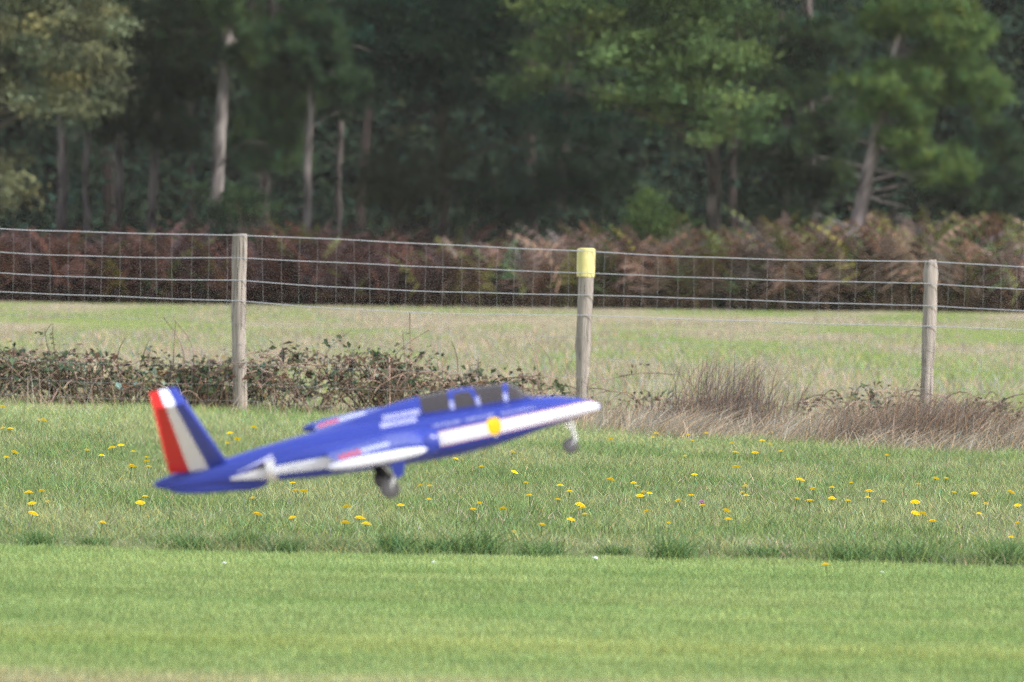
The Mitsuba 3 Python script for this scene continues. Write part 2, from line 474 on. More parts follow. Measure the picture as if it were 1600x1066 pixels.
def pine(label, px0, px1, depth, width_px, height, seed, crown_z, crown_r, low=(), dead=6, tufts=900, green=(0.045, 0.085, 0.025), group=None, bark_col=BARK, dead_len=1.2, dead_side=None):
    """Trunk and dead branches below, needle crown above; low holds foliage clumps that hang in view."""
    rng = np.random.default_rng(seed)
    key = thing(numbered('pine_tree'), label, 'tree', group)
    pts, rad = pine_trunk(px0, 340, px1, depth, width_px, height, rng)
    m = tube(pts, rad, 10)
    part(key, 'trunk', m, 'dull', smooth=True, color=bark(m, bark_col, seed))
    bs, _ = branches_on(pts, rad, rng, dead, 0.8, 5.0, dead_len, 0.12, 0.022, dead_side)
    live, tips = branches_on(pts, rad, rng, 14, crown_z, height * 0.97, crown_r, 0.25, 0.04)
    hang = []
    for (cx, cy, cz, rx, ry, rz) in low:
        k = int(np.argmin(np.abs(pts[:, 2] - (cz + 0.5))))
        hang.append(limb(pts[k], (cx, cy, cz), 0.03, 0.008, rng, 0.06, 6, 5))
    top = [(*(p * 0.35 + q * 0.65), crown_r * 0.45, crown_r * 0.45, 0.5) for p, q in tips]
    c1, d1 = cloud(top, 350, rng, 0.2)
    ch = [needle_tufts(c1, d1, rng, vary(green, rng, len(c1)), 0.32, 16, 0.014)]
    if low:
        sub, _ = cloud(low, max(10, tufts // 26), rng, 0.4)     # the needles sit in sprays at the ends of twigs
        c2, d2 = cloud([(*q, rng.uniform(0.16, 0.34), rng.uniform(0.16, 0.3), rng.uniform(0.08, 0.16)) for q in sub], tufts, rng, 0.2)
        hang += [limb(q + (np.array(low[int(np.argmin([np.linalg.norm(q - np.array(e[:3])) for e in low]))][:3]) - q) * 0.9, q, 0.010, 0.004, rng, 0.06, 4, 4) for q in sub]
        d2 = d2 * 0.6 + np.array([0.15, -0.1, 0.5])
        ch.append(needle_tufts(c2, d2, rng, vary(green, rng, len(c2), 0.42), 0.19, 15, 0.010))
    m = join(bs + live + hang)
    part(key, 'branches', m, 'dull', smooth=True, color=bark(m, np.array(bark_col) * 0.9, seed + 1), stuff=True)
    mm, cc = merge(ch)
    part(key, 'crown', mm, 'leaf', smooth=False, color=cc)
    return key


def px_ell(px, py, depth, rx, ry, rz, dy=0.0):
    """An ellipsoid about the point seen there at that depth, its half sizes given as picture pixels across and up, and as metres deep."""
    p = at(px, py, depth + dy)
    k = depth / FPX
    return (p[0], p[1], p[2], rx * k, ry, rz * k)


def oak(label, trunk_px, depth, width_px, ells, seed, leaves, green, size=0.10, trunk_h=6.0, per=85, spread=0.155, group=None, name='oak_tree', bark_col=(0.12, 0.10, 0.085), tall=True):
    rng = np.random.default_rng(seed)
    key = thing(numbered(name), label, 'tree', group)
    pts, rad = pine_trunk(trunk_px, 340, trunk_px + rng.normal() * 10, depth, width_px, trunk_h, rng)
    m = tube(pts, rad, 10)
    part(key, 'trunk', m, 'dull', smooth=True, color=bark(m, bark_col, seed))
    ls = []
    for e in ells:
        c = np.array(e[:3])
        k = int(np.argmin(np.abs(pts[:, 2] - max(c[2] - 0.9, 1.9))))
        ls.append(limb(pts[k], c, max(0.02, rad[k] * 0.5), 0.01, rng, 0.07, 7, 5))
        for _ in range(3):
            q = c + rng.normal(size=3) * np.array(e[3:]) * 0.7
            ls.append(limb(c, q, 0.012, 0.004, rng, 0.1, 5, 4))
    m = join(ls)
    part(key, 'branches', m, 'dull', smooth=True, color=bark(m, bark_col, seed + 1), stuff=True)
    base, _ = cloud(ells, leaves // per, rng, 0.5)
    base[:, 1] -= 0.5 * rng.uniform(size=len(base))
    tone = vary(green, rng, len(base), 0.45, 0.10)
    pts2 = clustered(base, per, spread, rng)
    ch = [leaf_quads(pts2, size * rng.uniform(0.7, 1.25, len(pts2)), rng, np.clip(np.repeat(tone, per, axis=0) * rng.uniform(0.75, 1.25, (len(pts2), 1)), 0, 1), 0.5)]
    if tall:      # the crown goes on above the frame
        c = np.mean([e[:3] for e in ells], axis=0)
        w = max(e[3] for e in ells) * 1.3
        up, _ = cloud([(c[0], c[1] + 2.2, 7.2, w * 1.4, 2.0, 2.4)], 2600, rng, 0.5)
        ch.append(leaf_quads(up, 0.34 * rng.uniform(0.7, 1.2, len(up)), rng, vary(green, rng, len(up)), 0.5, 0.8))
    mm, cc = merge(ch)
    part(key, 'crown', mm, 'leaf', smooth=False, color=cc)
    return key


# --- trees of the wood's edge
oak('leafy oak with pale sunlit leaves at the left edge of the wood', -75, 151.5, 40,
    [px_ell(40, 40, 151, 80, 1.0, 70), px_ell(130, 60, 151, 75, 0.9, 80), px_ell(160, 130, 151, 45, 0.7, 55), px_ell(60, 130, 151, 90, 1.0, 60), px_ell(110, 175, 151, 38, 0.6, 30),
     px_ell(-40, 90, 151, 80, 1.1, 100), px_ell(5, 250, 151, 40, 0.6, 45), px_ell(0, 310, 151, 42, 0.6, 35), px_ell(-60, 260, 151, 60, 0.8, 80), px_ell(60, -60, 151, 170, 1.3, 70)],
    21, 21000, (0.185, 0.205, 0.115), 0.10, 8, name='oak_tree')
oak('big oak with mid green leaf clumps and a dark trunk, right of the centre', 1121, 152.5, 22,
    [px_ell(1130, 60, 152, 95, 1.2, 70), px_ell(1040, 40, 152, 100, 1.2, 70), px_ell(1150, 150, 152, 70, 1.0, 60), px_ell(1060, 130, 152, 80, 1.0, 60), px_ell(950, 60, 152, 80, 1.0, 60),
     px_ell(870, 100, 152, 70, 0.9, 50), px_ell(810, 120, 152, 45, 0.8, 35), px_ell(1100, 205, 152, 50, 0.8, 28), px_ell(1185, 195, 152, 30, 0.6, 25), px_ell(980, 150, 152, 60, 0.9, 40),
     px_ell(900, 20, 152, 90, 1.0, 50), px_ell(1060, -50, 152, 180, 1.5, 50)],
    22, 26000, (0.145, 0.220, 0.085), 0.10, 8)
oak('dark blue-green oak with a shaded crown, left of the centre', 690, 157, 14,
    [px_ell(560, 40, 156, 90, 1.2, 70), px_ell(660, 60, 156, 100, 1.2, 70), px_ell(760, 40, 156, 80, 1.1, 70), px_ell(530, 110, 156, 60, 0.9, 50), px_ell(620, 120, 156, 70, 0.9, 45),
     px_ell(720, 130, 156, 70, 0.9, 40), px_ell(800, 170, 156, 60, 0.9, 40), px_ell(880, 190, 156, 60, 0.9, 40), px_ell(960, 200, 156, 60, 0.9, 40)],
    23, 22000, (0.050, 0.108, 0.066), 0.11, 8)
GREEN = (0.125, 0.195, 0.065)
pine('leaning pine with a pale trunk, dead side branches and bright green needles at the right', 1312, 1425, 150.8, 22, 9.5, 31, 4.8, 1.6,
     [px_ell(1390, 150, 150.5, 70, 0.8, 40), px_ell(1470, 110, 150.5, 70, 0.8, 50), px_ell(1500, 50, 150.5, 70, 0.8, 40), px_ell(1420, 230, 150.5, 45, 0.6, 35), px_ell(1460, 260, 150.5, 50, 0.6, 35),
      px_ell(1360, 125, 150.5, 50, 0.7, 30), px_ell(1530, 130, 150.5, 40, 0.6, 45), px_ell(1440, 20, 150.5, 80, 0.9, 45)], 12, 3000, GREEN, dead_len=1.2, dead_side=0.0, bark_col=(0.23, 0.19, 0.185))
pine('pine with drooping dull green boughs behind the leaning pine, right of the big oak', 1265, 1262, 157, 14, 10, 32, 5, 1.5,
     [px_ell(1270, 60, 156, 80, 0.9, 50), px_ell(1240, 130, 156, 60, 0.8, 60), px_ell(1310, 190, 156, 60, 0.8, 50), px_ell(1230, 230, 156, 70, 0.8, 50), px_ell(1290, 280, 156, 50, 0.8, 45),
      px_ell(1560, 250, 157, 60, 0.8, 60), px_ell(1500, 300, 157, 60, 0.7, 50)], 4, 2600, (0.055, 0.090, 0.045))
pine('tall pine with a thick pale leaning trunk, the widest at the left', 319, 356, 153.5, 21, 10, 33, 5.5, 1.5, dead=5, dead_len=1.3, low=[px_ell(350, 10, 153, 60, 0.5, 30), px_ell(290, 70, 153.8, 35, 0.4, 30), px_ell(400, 90, 153.4, 36, 0.5, 50)], tufts=900, green=(0.060, 0.100, 0.042), bark_col=(0.17, 0.15, 0.145))
pine('straight pale pine trunk with bare boughs to its right, left of the dark oak', 474, 492, 154, 14, 10, 34, 5.5, 1.4, [px_ell(490, 60, 153.5, 60, 0.5, 55), px_ell(520, 120, 153.8, 50, 0.5, 30)], tufts=900, green=(0.050, 0.090, 0.045), dead=6, dead_len=1.0, dead_side=0.0, bark_col=(0.165, 0.145, 0.14))
pine('young pine with soft green needles hanging beside the thick pale trunk', 411, 424, 156, 12, 9, 35, 4.5, 1.4,
     [px_ell(420, 70, 154.6, 45, 0.7, 55), px_ell(440, 150, 154.6, 50, 0.7, 55), px_ell(400, 200, 154.6, 40, 0.7, 40), px_ell(430, 240, 154.6, 45, 0.6, 35), px_ell(380, 40, 154.6, 40, 0.6, 35), px_ell(465, 100, 154.6, 30, 0.6, 50)],
     2, 2000, (0.115, 0.185, 0.085))
pine('pine with dim grey-brown trunk close to the left oak', 96, 108, 158, 17, 10, 36, 5.0, 1.4, [px_ell(250, 50, 156, 80, 0.8, 60), px_ell(225, 130, 156, 60, 0.7, 50), px_ell(290, 120, 156, 50, 0.7, 60), px_ell(180, 190, 157, 50, 0.6, 30), px_ell(270, 210, 157, 40, 0.6, 35)], 3, 2200, (0.060, 0.095, 0.048))
for px0, px1, dep, w, k, text in ((137, 128, 162, 10, 37, 'thin pine trunk, second from the left oak'), (181, 184, 161, 12, 38, 'straight thin pine trunk, third from the left oak'),
                                  (236, 250, 159, 14, 39, 'thin pine trunk leaning slightly right, nearest left of the thick pale trunk'), (527, 533, 164, 11, 40, 'dim thin pine trunk just right of the one with bare boughs')):
    r = np.random.default_rng(k)
    pine(text, px0, px1, dep, w, 10.5, k, 5.2, 1.5, [px_ell(px0 + r.normal() * 40, yy, dep - 0.6 - r.uniform(), r.uniform(30, 55), 0.5, r.uniform(18, 35)) for yy in (20, 70, 120, 165)], dead=4, tufts=900, green=(0.050, 0.085, 0.042))


# --- shrubs under the trees
def shrub(label, px, py, depth, rx, rz, seed, green, leaves=2600, size=0.07):
    rng = np.random.default_rng(seed)
    key = thing(numbered('shrub'), label, 'shrub')
    e = [px_ell(px, py, depth, rx, 0.6, rz), px_ell(px - rx * 0.45, py + rz * 0.4, depth, rx * 0.6, 0.5, rz * 0.7), px_ell(px + rx * 0.5, py + rz * 0.35, depth, rx * 0.55, 0.5, rz * 0.7)]
    e = [(q[0] + rng.normal() * q[3] * .3, q[1], q[2] + rng.normal() * q[5] * .25, q[3] * .75, q[4], q[5] * .75) for q in e] + [px_ell(px + rng.normal() * rx * .6, py + rng.normal() * rz * .5, depth, rx * .35, .4, rz * .35) for _ in range(6)]
    foot = on_ground(px, depth)
    st = []
    for i in range(9):
        c = np.array(e[i % 3][:3]) + rng.normal(size=3) * np.array(e[i % 3][3:]) * 0.5
        st.append(limb(foot + rng.normal(size=3) * np.array([.12, .1, 0]), c, 0.018, 0.005, rng, 0.08, 6, 5))
    m = join(st)
    part(key, 'stems', m, 'dull', smooth=True, color=bark(m, (0.12, 0.09, 0.07), seed), stuff=True)
    base, _ = cloud(e, leaves // 24, rng, 0.5)
    p = clustered(base, 24, 0.09, rng)
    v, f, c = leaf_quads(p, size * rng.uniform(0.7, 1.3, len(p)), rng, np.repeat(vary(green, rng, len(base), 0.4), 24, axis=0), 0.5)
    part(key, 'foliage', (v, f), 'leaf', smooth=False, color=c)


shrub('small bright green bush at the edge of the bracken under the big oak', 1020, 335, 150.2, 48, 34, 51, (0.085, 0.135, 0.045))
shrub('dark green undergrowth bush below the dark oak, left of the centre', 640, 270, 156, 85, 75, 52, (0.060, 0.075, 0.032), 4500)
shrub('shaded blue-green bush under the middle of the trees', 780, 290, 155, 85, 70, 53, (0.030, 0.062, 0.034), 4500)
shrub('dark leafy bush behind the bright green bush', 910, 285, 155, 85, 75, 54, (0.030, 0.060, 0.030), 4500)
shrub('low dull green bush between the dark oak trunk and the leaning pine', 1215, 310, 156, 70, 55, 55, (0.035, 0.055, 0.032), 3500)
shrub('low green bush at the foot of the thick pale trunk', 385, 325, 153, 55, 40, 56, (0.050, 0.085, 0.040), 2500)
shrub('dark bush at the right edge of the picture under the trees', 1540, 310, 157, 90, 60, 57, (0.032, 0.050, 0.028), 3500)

# --- the wood behind, one mass
rng = np.random.default_rng(61)
ch = []
n = 70000
p = np.stack([rng.uniform(-17, 17, n), 157.5 + 40 * rng.uniform(size=n) ** 0.9, rng.uniform(0.1, 10.5, n)], -1)
dens = meshkit.fbm(p * np.array([0.6, 0.3, 0.6]), 3, 3)
near = (p[:, 2] < 3.2) & (p[:, 1] < 166)
p = p[((dens > 0.44) & ~near) | ((dens > 0.53) & near)]
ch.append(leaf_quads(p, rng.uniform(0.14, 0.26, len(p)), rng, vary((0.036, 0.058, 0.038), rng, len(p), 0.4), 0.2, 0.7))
n = 26000
p = np.stack([rng.uniform(-24, 24, n), rng.uniform(198, 208, n), rng.uniform(0, 11.5, n)], -1)
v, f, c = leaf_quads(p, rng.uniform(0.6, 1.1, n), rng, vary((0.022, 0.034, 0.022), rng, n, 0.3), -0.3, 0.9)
ch.append((v, f, c))
for k in range(16):
    dep = rng.uniform(172, 196)
    xx = rng.uniform(-13, 13)
    t = tube([[xx + rng.normal() * 0.1, dep, zz] for zz in np.linspace(-0.1, 9, 6)], np.linspace(0.10, 0.05, 6) * rng.uniform(0.6, 1.3), 6)
    ch.append((np.asarray(t.vertices), np.asarray(t.faces), bark(t, (0.09, 0.07, 0.065), k)))
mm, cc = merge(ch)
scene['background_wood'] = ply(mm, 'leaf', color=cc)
labels['background_wood'] = {'label': 'dark mass of foliage and trunks deep in the wood', 'category': 'wood', 'kind': 'stuff'}


# --- bracken along the wood
def fronds(x, y, z, height, color, rng, pairs=9):
    n = len(x)
    az = rng.uniform(0, 2 * np.pi, n)
    out = np.stack([np.cos(az), np.sin(az), az * 0], -1)
    base = np.stack([x, y, z], -1)
    side = np.stack([-np.sin(az), np.cos(az), az * 0], -1)
    reach = height * rng.uniform(0.35, 0.8, n)
    vs = []
    tt = np.linspace(0.35, 1.0, pairs)
    pos = lambda t: base + out * (reach * t ** 2)[:, None] + np.array([0, 0, 1]) * (height * (t - 0.22 * t ** 3) * 1.2)[:, None]
    for k, t in enumerate(tt):
        p, p2 = pos(t), pos(min(t + 0.055, 1.05))
        L = (height * 0.36 * (1.08 - t) * 1.5)[:, None] * rng.uniform(0.75, 1.2, (n, 1))
        for sgn in (-1, 1):
            tip = p + side * sgn * L + out * L * 0.35 + np.array([0, 0, -1]) * L * rng.uniform(0.0, 0.7, (n, 1))
            vs.append(np.stack([p, p2, tip], 1))
    w = np.array([0, 0, 0]) + side * 0.008
    vs.append(np.stack([base - w, base + w, pos(0.5)], 1))
    vs.append(np.stack([pos(0.45) - w, pos(0.45) + w, pos(1.0)], 1))
    v = np.concatenate(vs, 1)
    m = v.shape[1]
    f = np.arange(n * m).reshape(-1, 3)
    return v.reshape(-1, 3), f, np.repeat(color, m, axis=0)


rng = np.random.default_rng(71)
n = 3000
y = 149.0 + 5.5 * rng.uniform(size=n) ** 1.2
x = rng.uniform(-1, 1, n) * (y * 800 / FPX + 2)
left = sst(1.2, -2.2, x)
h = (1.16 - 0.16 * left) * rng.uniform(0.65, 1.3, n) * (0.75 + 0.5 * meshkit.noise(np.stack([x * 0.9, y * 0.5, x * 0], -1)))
col = lerp((0.21, 0.14, 0.115), (0.105, 0.060, 0.055), left)  # russet on the left, darkened further to paint in the shade of the trees
gr = rng.uniform(size=n) < 0.26 * (1 - left) + 0.07 + 0.30 * (y > 151) * (1 - left)
col[gr] = (0.16, 0.17, 0.065)
pale = rng.uniform(size=n) < 0.25 * (1 - left)
col[pale] = (0.29, 0.21, 0.17)
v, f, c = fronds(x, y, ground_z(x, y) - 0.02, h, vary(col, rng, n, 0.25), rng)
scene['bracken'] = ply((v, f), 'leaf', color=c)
labels['bracken'] = {'label': 'russet and tan autumn bracken along the foot of the wood', 'category': 'bracken', 'kind': 'stuff'}


# --- brambles on the fence
def bramble(label, px_a, px_b, depth, height, seed, leaves, peaks=()):
    rng = np.random.default_rng(seed)
    key = thing(numbered('bramble_bush'), label, 'bramble', 'brambles along the fence')
    a, b = on_ground(px_a, depth), on_ground(px_b, depth)
    st, pos = [], []
    count = max(14, int((px_b - px_a) / 3))
    nodes = rng.uniform(0, 1, 7)
    for i in range(count):
        f0 = a + (b - a) * np.clip(rng.choice(nodes) + rng.normal() * 0.06, 0, 1) + np.array([0, rng.normal() * 0.25, -0.02])
        hh = height * rng.uniform(0.45, 1.1)
        sp = np.array([rng.normal() * 0.45, rng.normal() * 0.3, 0])
        t = np.linspace(0, 1, 10)
        pts = f0 + sp * t[:, None] + np.array([0, 0, 1]) * (hh * np.sin(np.pi * t * rng.uniform(0.55, 0.85)))[:, None]
        st.append(tube(pts, np.linspace(0.006, 0.003, 10), 5))
        pos.append(pts[2:])
    for (ppx, ppy) in peaks:
        f0 = on_ground(ppx, depth) + np.array([rng.normal() * 0.1, 0, 0])
        for _ in range(3):
            tip = at(ppx + rng.normal() * 14, ppy + abs(rng.normal()) * 12, depth)
            t = np.linspace(0, 1, 10)[:, None]
            pts = f0 * (1 - t) + tip * t + np.array([0.1 * rng.normal(), 0, 0.05]) * np.sin(np.pi * t)
            st.append(tube(pts, np.linspace(0.006, 0.0025, 10), 5))
            pos.append(pts[4::3])
    m = join(st)
    part(key, 'stems', m, 'dull', smooth=True, color=bark(m, (0.30, 0.21, 0.17), seed), stuff=True)
    pos = np.vstack(pos)
    base = pos[rng.integers(0, len(pos), leaves // 5)]
    p = clustered(base, 5, 0.055, rng)
    p[:, 2] = np.maximum(p[:, 2], ground_z(p[:, 0], p[:, 1]) + 0.02)
    kind = rng.uniform(size=len(base))
    col = np.where(kind[:, None] < 0.42, (0.105, 0.135, 0.075), np.where(kind[:, None] < 0.76, (0.15, 0.10, 0.075), (0.24, 0.23, 0.15)))
    v, f, c = leaf_quads(p, rng.uniform(0.022, 0.075, len(p)), rng, np.repeat(vary(col, rng, len(base), 0.35), 5, axis=0), 0.4, 0.7)
    part(key, 'foliage', (v, f), 'leaf', smooth=False, color=c)


bramble('bramble bush at the left edge with one tall reddish arch', -120, 110, 69.3, 0.40, 81, 1700, [(85, 500), (30, 545)])
bramble('bramble bush with dark leaves left of the first wooden post, behind the tail fin', 90, 330, 69.3, 0.36, 82, 1700, [(215, 525)])
bramble('bramble around the foot of the pale post left of the jet', 290, 470, 69.4, 0.38, 83, 1100, [(277, 490), (440, 540)])
bramble('wide bramble bush with dark green leaves behind the back of the jet', 440, 660, 69.3, 0.46, 84, 1500, [(470, 530), (540, 515), (635, 488)])
bramble('bramble thinning into dry stems behind the canopy of the jet', 630, 850, 69.3, 0.36, 85, 600, [(680, 530), (740, 560), (820, 520)])


bramble('low brown bramble with few leaves in the dry grass right of the jet nose', 985, 1090, 68.9, 0.26, 86, 220)
bramble('low bramble with dark leaves at the foot of the bare post at the right', 1310, 1470, 68.9, 0.36, 87, 330)
bramble('low bramble at the right edge of the picture', 1480, 1640, 68.9, 0.34, 88, 260)


# --- dry grass and dead weeds at the right of the fence foot
def dry_tuft(label, px, depth, height, seed, count, lean_dir, lean, color, spread=0.16, name='dry_grass_tuft', cat='dry grass', group='dry grass tufts at the fence foot'):
    rng = np.random.default_rng(seed)
    key = thing(numbered(name), label, cat, group)
    p = on_ground(px, depth)
    x, y = p[0] + rng.normal(size=count) * spread, p[1] + rng.normal(size=count) * spread * 1.5
    h = height * rng.uniform(0.45, 1.15, count)
    v, f, c = blades(x, y, ground_z(x, y) - 0.02, h, rng.uniform(0.004, 0.008, count), (rng.uniform(0, 6.28, count) if lean_dir is None else rng.normal(lean_dir, 0.95, count)), np.abs(rng.normal(lean, 0.35, count)), vary(color, rng, count, 0.25), rng, 4)
    part(key, 'blades', (v, f), 'leaf', smooth=False, color=c, stuff=True)


STRAW, BROWN = (0.48, 0.40, 0.31), (0.27, 0.205, 0.16)
SPOTS = [(960, 66.6, .26, 330, .2, .5, STRAW, .22, 'dry grass tuft right below the nose of the jet, nearest the yellow-capped post'), (1040, 65.6, .24, 260, .1, 1.3, STRAW, .18, 'straw tuft with long blades swept to the right'),
         (1075, 65.4, .30, 300, .15, 1.4, STRAW, .16, 'long pale straw blades lying to the right in front of the dead weeds'), (1000, 66.6, .24, 260, .3, .6, STRAW, .2, 'short dry grass between the capped post and the dead weeds'),
         (1215, 66.0, .26, 420, .2, .8, STRAW, .22, 'dry grass tuft right of the dead weeds'), (1290, 65.8, .26, 380, .3, .9, STRAW, .22, 'dry grass tuft left of the bare post at the right'),
         (1350, 65.2, .36, 420, .25, .9, BROWN, .2, 'brown combed grass tuft just left of the bare post'), (1420, 65.2, .46, 700, .3, .8, BROWN, .24, 'biggest brown grass tuft at the foot of the bare post'),
         (1500, 65.2, .42, 560, .3, .8, BROWN, .22, 'brown grass tuft just right of the bare post'), (1570, 64.8, .30, 420, .2, .9, STRAW, .22, 'straw tuft at the right edge'), (1385, 64.4, .22, 300, .2, 1.3, STRAW, .2, 'pale straw lying flat before the biggest brown tuft'),
         (1640, 65.2, .36, 500, .2, .9, BROWN, .24, 'brown grass tuft past the right edge'), (1140, 65.2, .20, 300, .1, 1.2, STRAW, .22, 'low pale tuft below the dead weeds'), (1480, 64.2, .20, 280, .2, 1.2, STRAW, .22, 'low straw fringe right of the bare post')]
for k, (px, dep, h, cnt, ld, ln, colr, spr, text) in enumerate(SPOTS):
    dry_tuft(text, px, dep, h, 200 + k, cnt, ld, ln, colr, spr)
for k, (px, h, cnt, text) in enumerate([(1125, .62, 420, 'tall brown dead weed clump between the capped post and the bare post'), (1185, .48, 240, 'lower brown dead weeds beside the tall clump'), (1035, .30, 160, 'small dark dead weed clump right of the jet nose')]):
    dry_tuft(text, px, 66.8, h, 230 + k, cnt, 0.4, .22, (0.23, 0.175, 0.145), .17, 'dead_weed', 'dead weeds', 'dead weeds at the fence foot')
rng = np.random.default_rng(91)
n = 9000
x = rng.uniform(-5.0, 5.2, n)
y = FZ + rng.normal(size=n) * 1.3
keep = ((x > 0.3) | (rng.uniform(size=n) < 0.15)) & (pn(x, y, 1.6, 0.8, 14) > 0.42)
x, y = x[keep], y[keep]
n = len(x)
v, f, c = blades(x, y, ground_z(x, y) - 0.03, rng.uniform(0.12, 0.36, n), rng.uniform(0.003, 0.006, n), rng.uniform(0, 6.28, n), np.abs(rng.normal(0.5, 0.4, n)), vary(lerp((0.46, 0.38, 0.29), (0.33, 0.26, 0.20), rng.uniform(size=n)), rng, n, 0.2), rng, 3)
scene['dry_grass'] = ply((v, f), 'leaf', color=c)
labels['dry_grass'] = {'label': 'thin pale dry grass standing along the line of the fence', 'category': 'grass', 'kind': 'stuff'}

# --- darker tufts along the mowing edge
ORDER = 'first second third fourth fifth sixth seventh eighth ninth tenth eleventh twelfth thirteenth fourteenth fifteenth sixteenth'.split()
for k, (px, h, w) in enumerate([(62, .07, .05), (150, .05, .04), (300, .08, .08), (385, .08, .06), (455, .07, .05), (530, .055, .05), (622, .10, .06), (690, .075, .05), (748, .11, .09), (850, .08, .07),
                                (965, .05, .05), (1055, .11, .06), (1200, .06, .05), (1330, .095, .07), (1425, .10, .09), (1575, .10, .06)]):
    dry_tuft(f'dark green grass tuft, {ORDER[k]} from the left along the mowing edge', px, 42.35 + 0.3 * math.sin(k * 2.7), h * 1.4, 300 + k, 300, None, .7, (0.15, 0.24, 0.09), w * 0.8, 'grass_tuft', 'grass tuft', 'grass tufts along the mowing edge')

# --- flowers
FLOWERS = [(4, 636), (61, 657), (68, 657), (5, 669), (16, 670), (23, 707), (136, 704), (159, 712), (175, 700), (189, 696), (208, 706), (397, 668), (359, 677), (371, 686), (355, 693), (229, 715), (229, 721), (206, 729), (232, 729),
           (227, 776), (219, 786), (457, 755), (462, 767), (475, 768), (395, 779), (402, 804), (457, 809), (542, 792), (562, 810), (572, 819), (539, 817), (801, 707), (712, 717), (752, 730), (804, 738), (822, 755), (875, 759),
           (657, 759), (672, 760), (954, 687), (954, 750), (827, 775), (670, 781), (626, 790), (749, 787), (739, 797), (786, 795), (890, 769), (872, 781), (906, 789), (910, 794), (914, 804), (892, 812), (847, 821), (804, 832), (1092, 669),
           (1075, 680), (1104, 678), (1025, 678), (1020, 684), (1082, 689), (1144, 693), (1206, 676), (1191, 689), (1203, 694), (1220, 706), (1180, 708), (1149, 707), (1386, 712), (1070, 713), (1150, 730), (1085, 742), (1005, 770),
           (1000, 775), (1165, 760), (1160, 770), (1166, 775), (1250, 750), (1300, 762), (1330, 755), (1270, 765), (1358, 768), (1356, 778), (1300, 779), (1245, 780), (1265, 783), (1325, 783), (1380, 785), (1430, 785), (1015, 771),
           (1010, 800), (1060, 783), (1098, 791), (1045, 818), (1138, 812), (1135, 798), (1080, 775), (1435, 757), (1462, 748), (1478, 748), (1490, 770), (1522, 772), (1540, 788), (1530, 803), (1457, 815), (1430, 802), (1442, 803),
           (1590, 790), (1590, 818), (1580, 840), (1580, 770), (1290, 883), (990, 755), (50, 787), (75, 785), (52, 803), (65, 768), (996, 760), (10, 715), (45, 770), (160, 817)]


def flower_mesh(head, stem, r, seed):
    rng = np.random.default_rng(seed)
    vs, fs, cs, k = [], [], [], 0
    t = tube([[0, 0, -0.12], [0.004, 0, -0.06], [0, 0, -0.004]], 0.0018, 5)
    chunks = [(np.asarray(t.vertices), np.asarray(t.faces), np.tile(stem, (len(t.vertices), 1)))]
    for ring, (cnt, rad, lift) in enumerate(((15, 1.0, 0.002), (12, 0.72, 0.008), (8, 0.4, 0.012))):
        for j in range(cnt):
            a = 2 * math.pi * (j + 0.4 * ring) / cnt + rng.normal() * 0.06
            d, s = np.array([math.cos(a), math.sin(a), 0]), np.array([-math.sin(a), math.cos(a), 0])
            L, w = r * rad * rng.uniform(0.9, 1.08), r * 0.17
            v = np.array([-s * w * 0.4, s * w * 0.4, d * L * 0.9 + s * w, d * L * 0.9 - s * w, d * L * 1.02]) + np.array([[0, 0, 0], [0, 0, 0], [0, 0, lift], [0, 0, lift], [0, 0, lift * 0.9]])
            chunks.append((v, np.array([[0, 1, 2], [0, 2, 3], [3, 2, 4]]), np.tile(np.asarray(head) * rng.uniform(0.85, 1.1), (5, 1))))
    return merge(chunks)


rng = np.random.default_rng(101)
variants = []
for s in range(4):
    mm, cc = flower_mesh((0.90, 0.66, 0.03), (0.10, 0.15, 0.05), 0.023, s)
    variants.append(ply(mm, 'leaf', color=cc))
for k, (px, py) in enumerate(FLOWERS):
    p = ground_at(px, py, 0.07)
    key = numbered('dandelion')
    big = rng.uniform(0.85, 1.3)
    scene[key] = {**variants[k % 4], 'to_world': T().translate(p.tolist()).rotate([0, 0, 1], float(rng.uniform(0, 360))).rotate([1, 0, 0], float(rng.normal(8, 9))).scale([float(big), float(big), float(big) * 0.7])}
    thing(key, 'yellow dandelion flower head on a thin stem in the rough grass', 'flower', 'dandelions in the rough grass')
mm, cc = flower_mesh((0.5, 0.28, 0.42), (0.10, 0.15, 0.05), 0.02, 9)
scene['pink_flower'] = ply(mm, 'leaf', color=cc, to_world=T().translate(ground_at(1096, 785, 0.085).tolist()).rotate([1, 0, 0], 12))
thing('pink_flower', 'single pink flower among the yellow ones', 'flower')
for k, (px, py, s, text) in enumerate([(930, 876, .012, 'white pebble right of the bare earth on the mowing edge'), (678, 882, .010, 'small white pebble below the main wheels on the mown strip'), (350, 883, .010, 'white pebble left on the mown strip'), (1378, 897, .009, 'white pebble at the right of the mown strip')]):
    r = np.random.default_rng(400 + k)
    m = trimesh.creation.icosphere(2, s)
    m.vertices *= (1 + 0.25 * (meshkit.noise(np.asarray(m.vertices) / s * 1.3 + k * 7) - 0.5))[:, None] * np.array([1.2, 0.9, 0.6])
    key = numbered('pebble')
    p = ground_at(px, py)
    scene[key] = ply(m, 'white_paint', smooth=True, to_world=T().translate((p + np.array([0, 0, s * .9])).tolist()))
    thing(key, text, 'pebble')

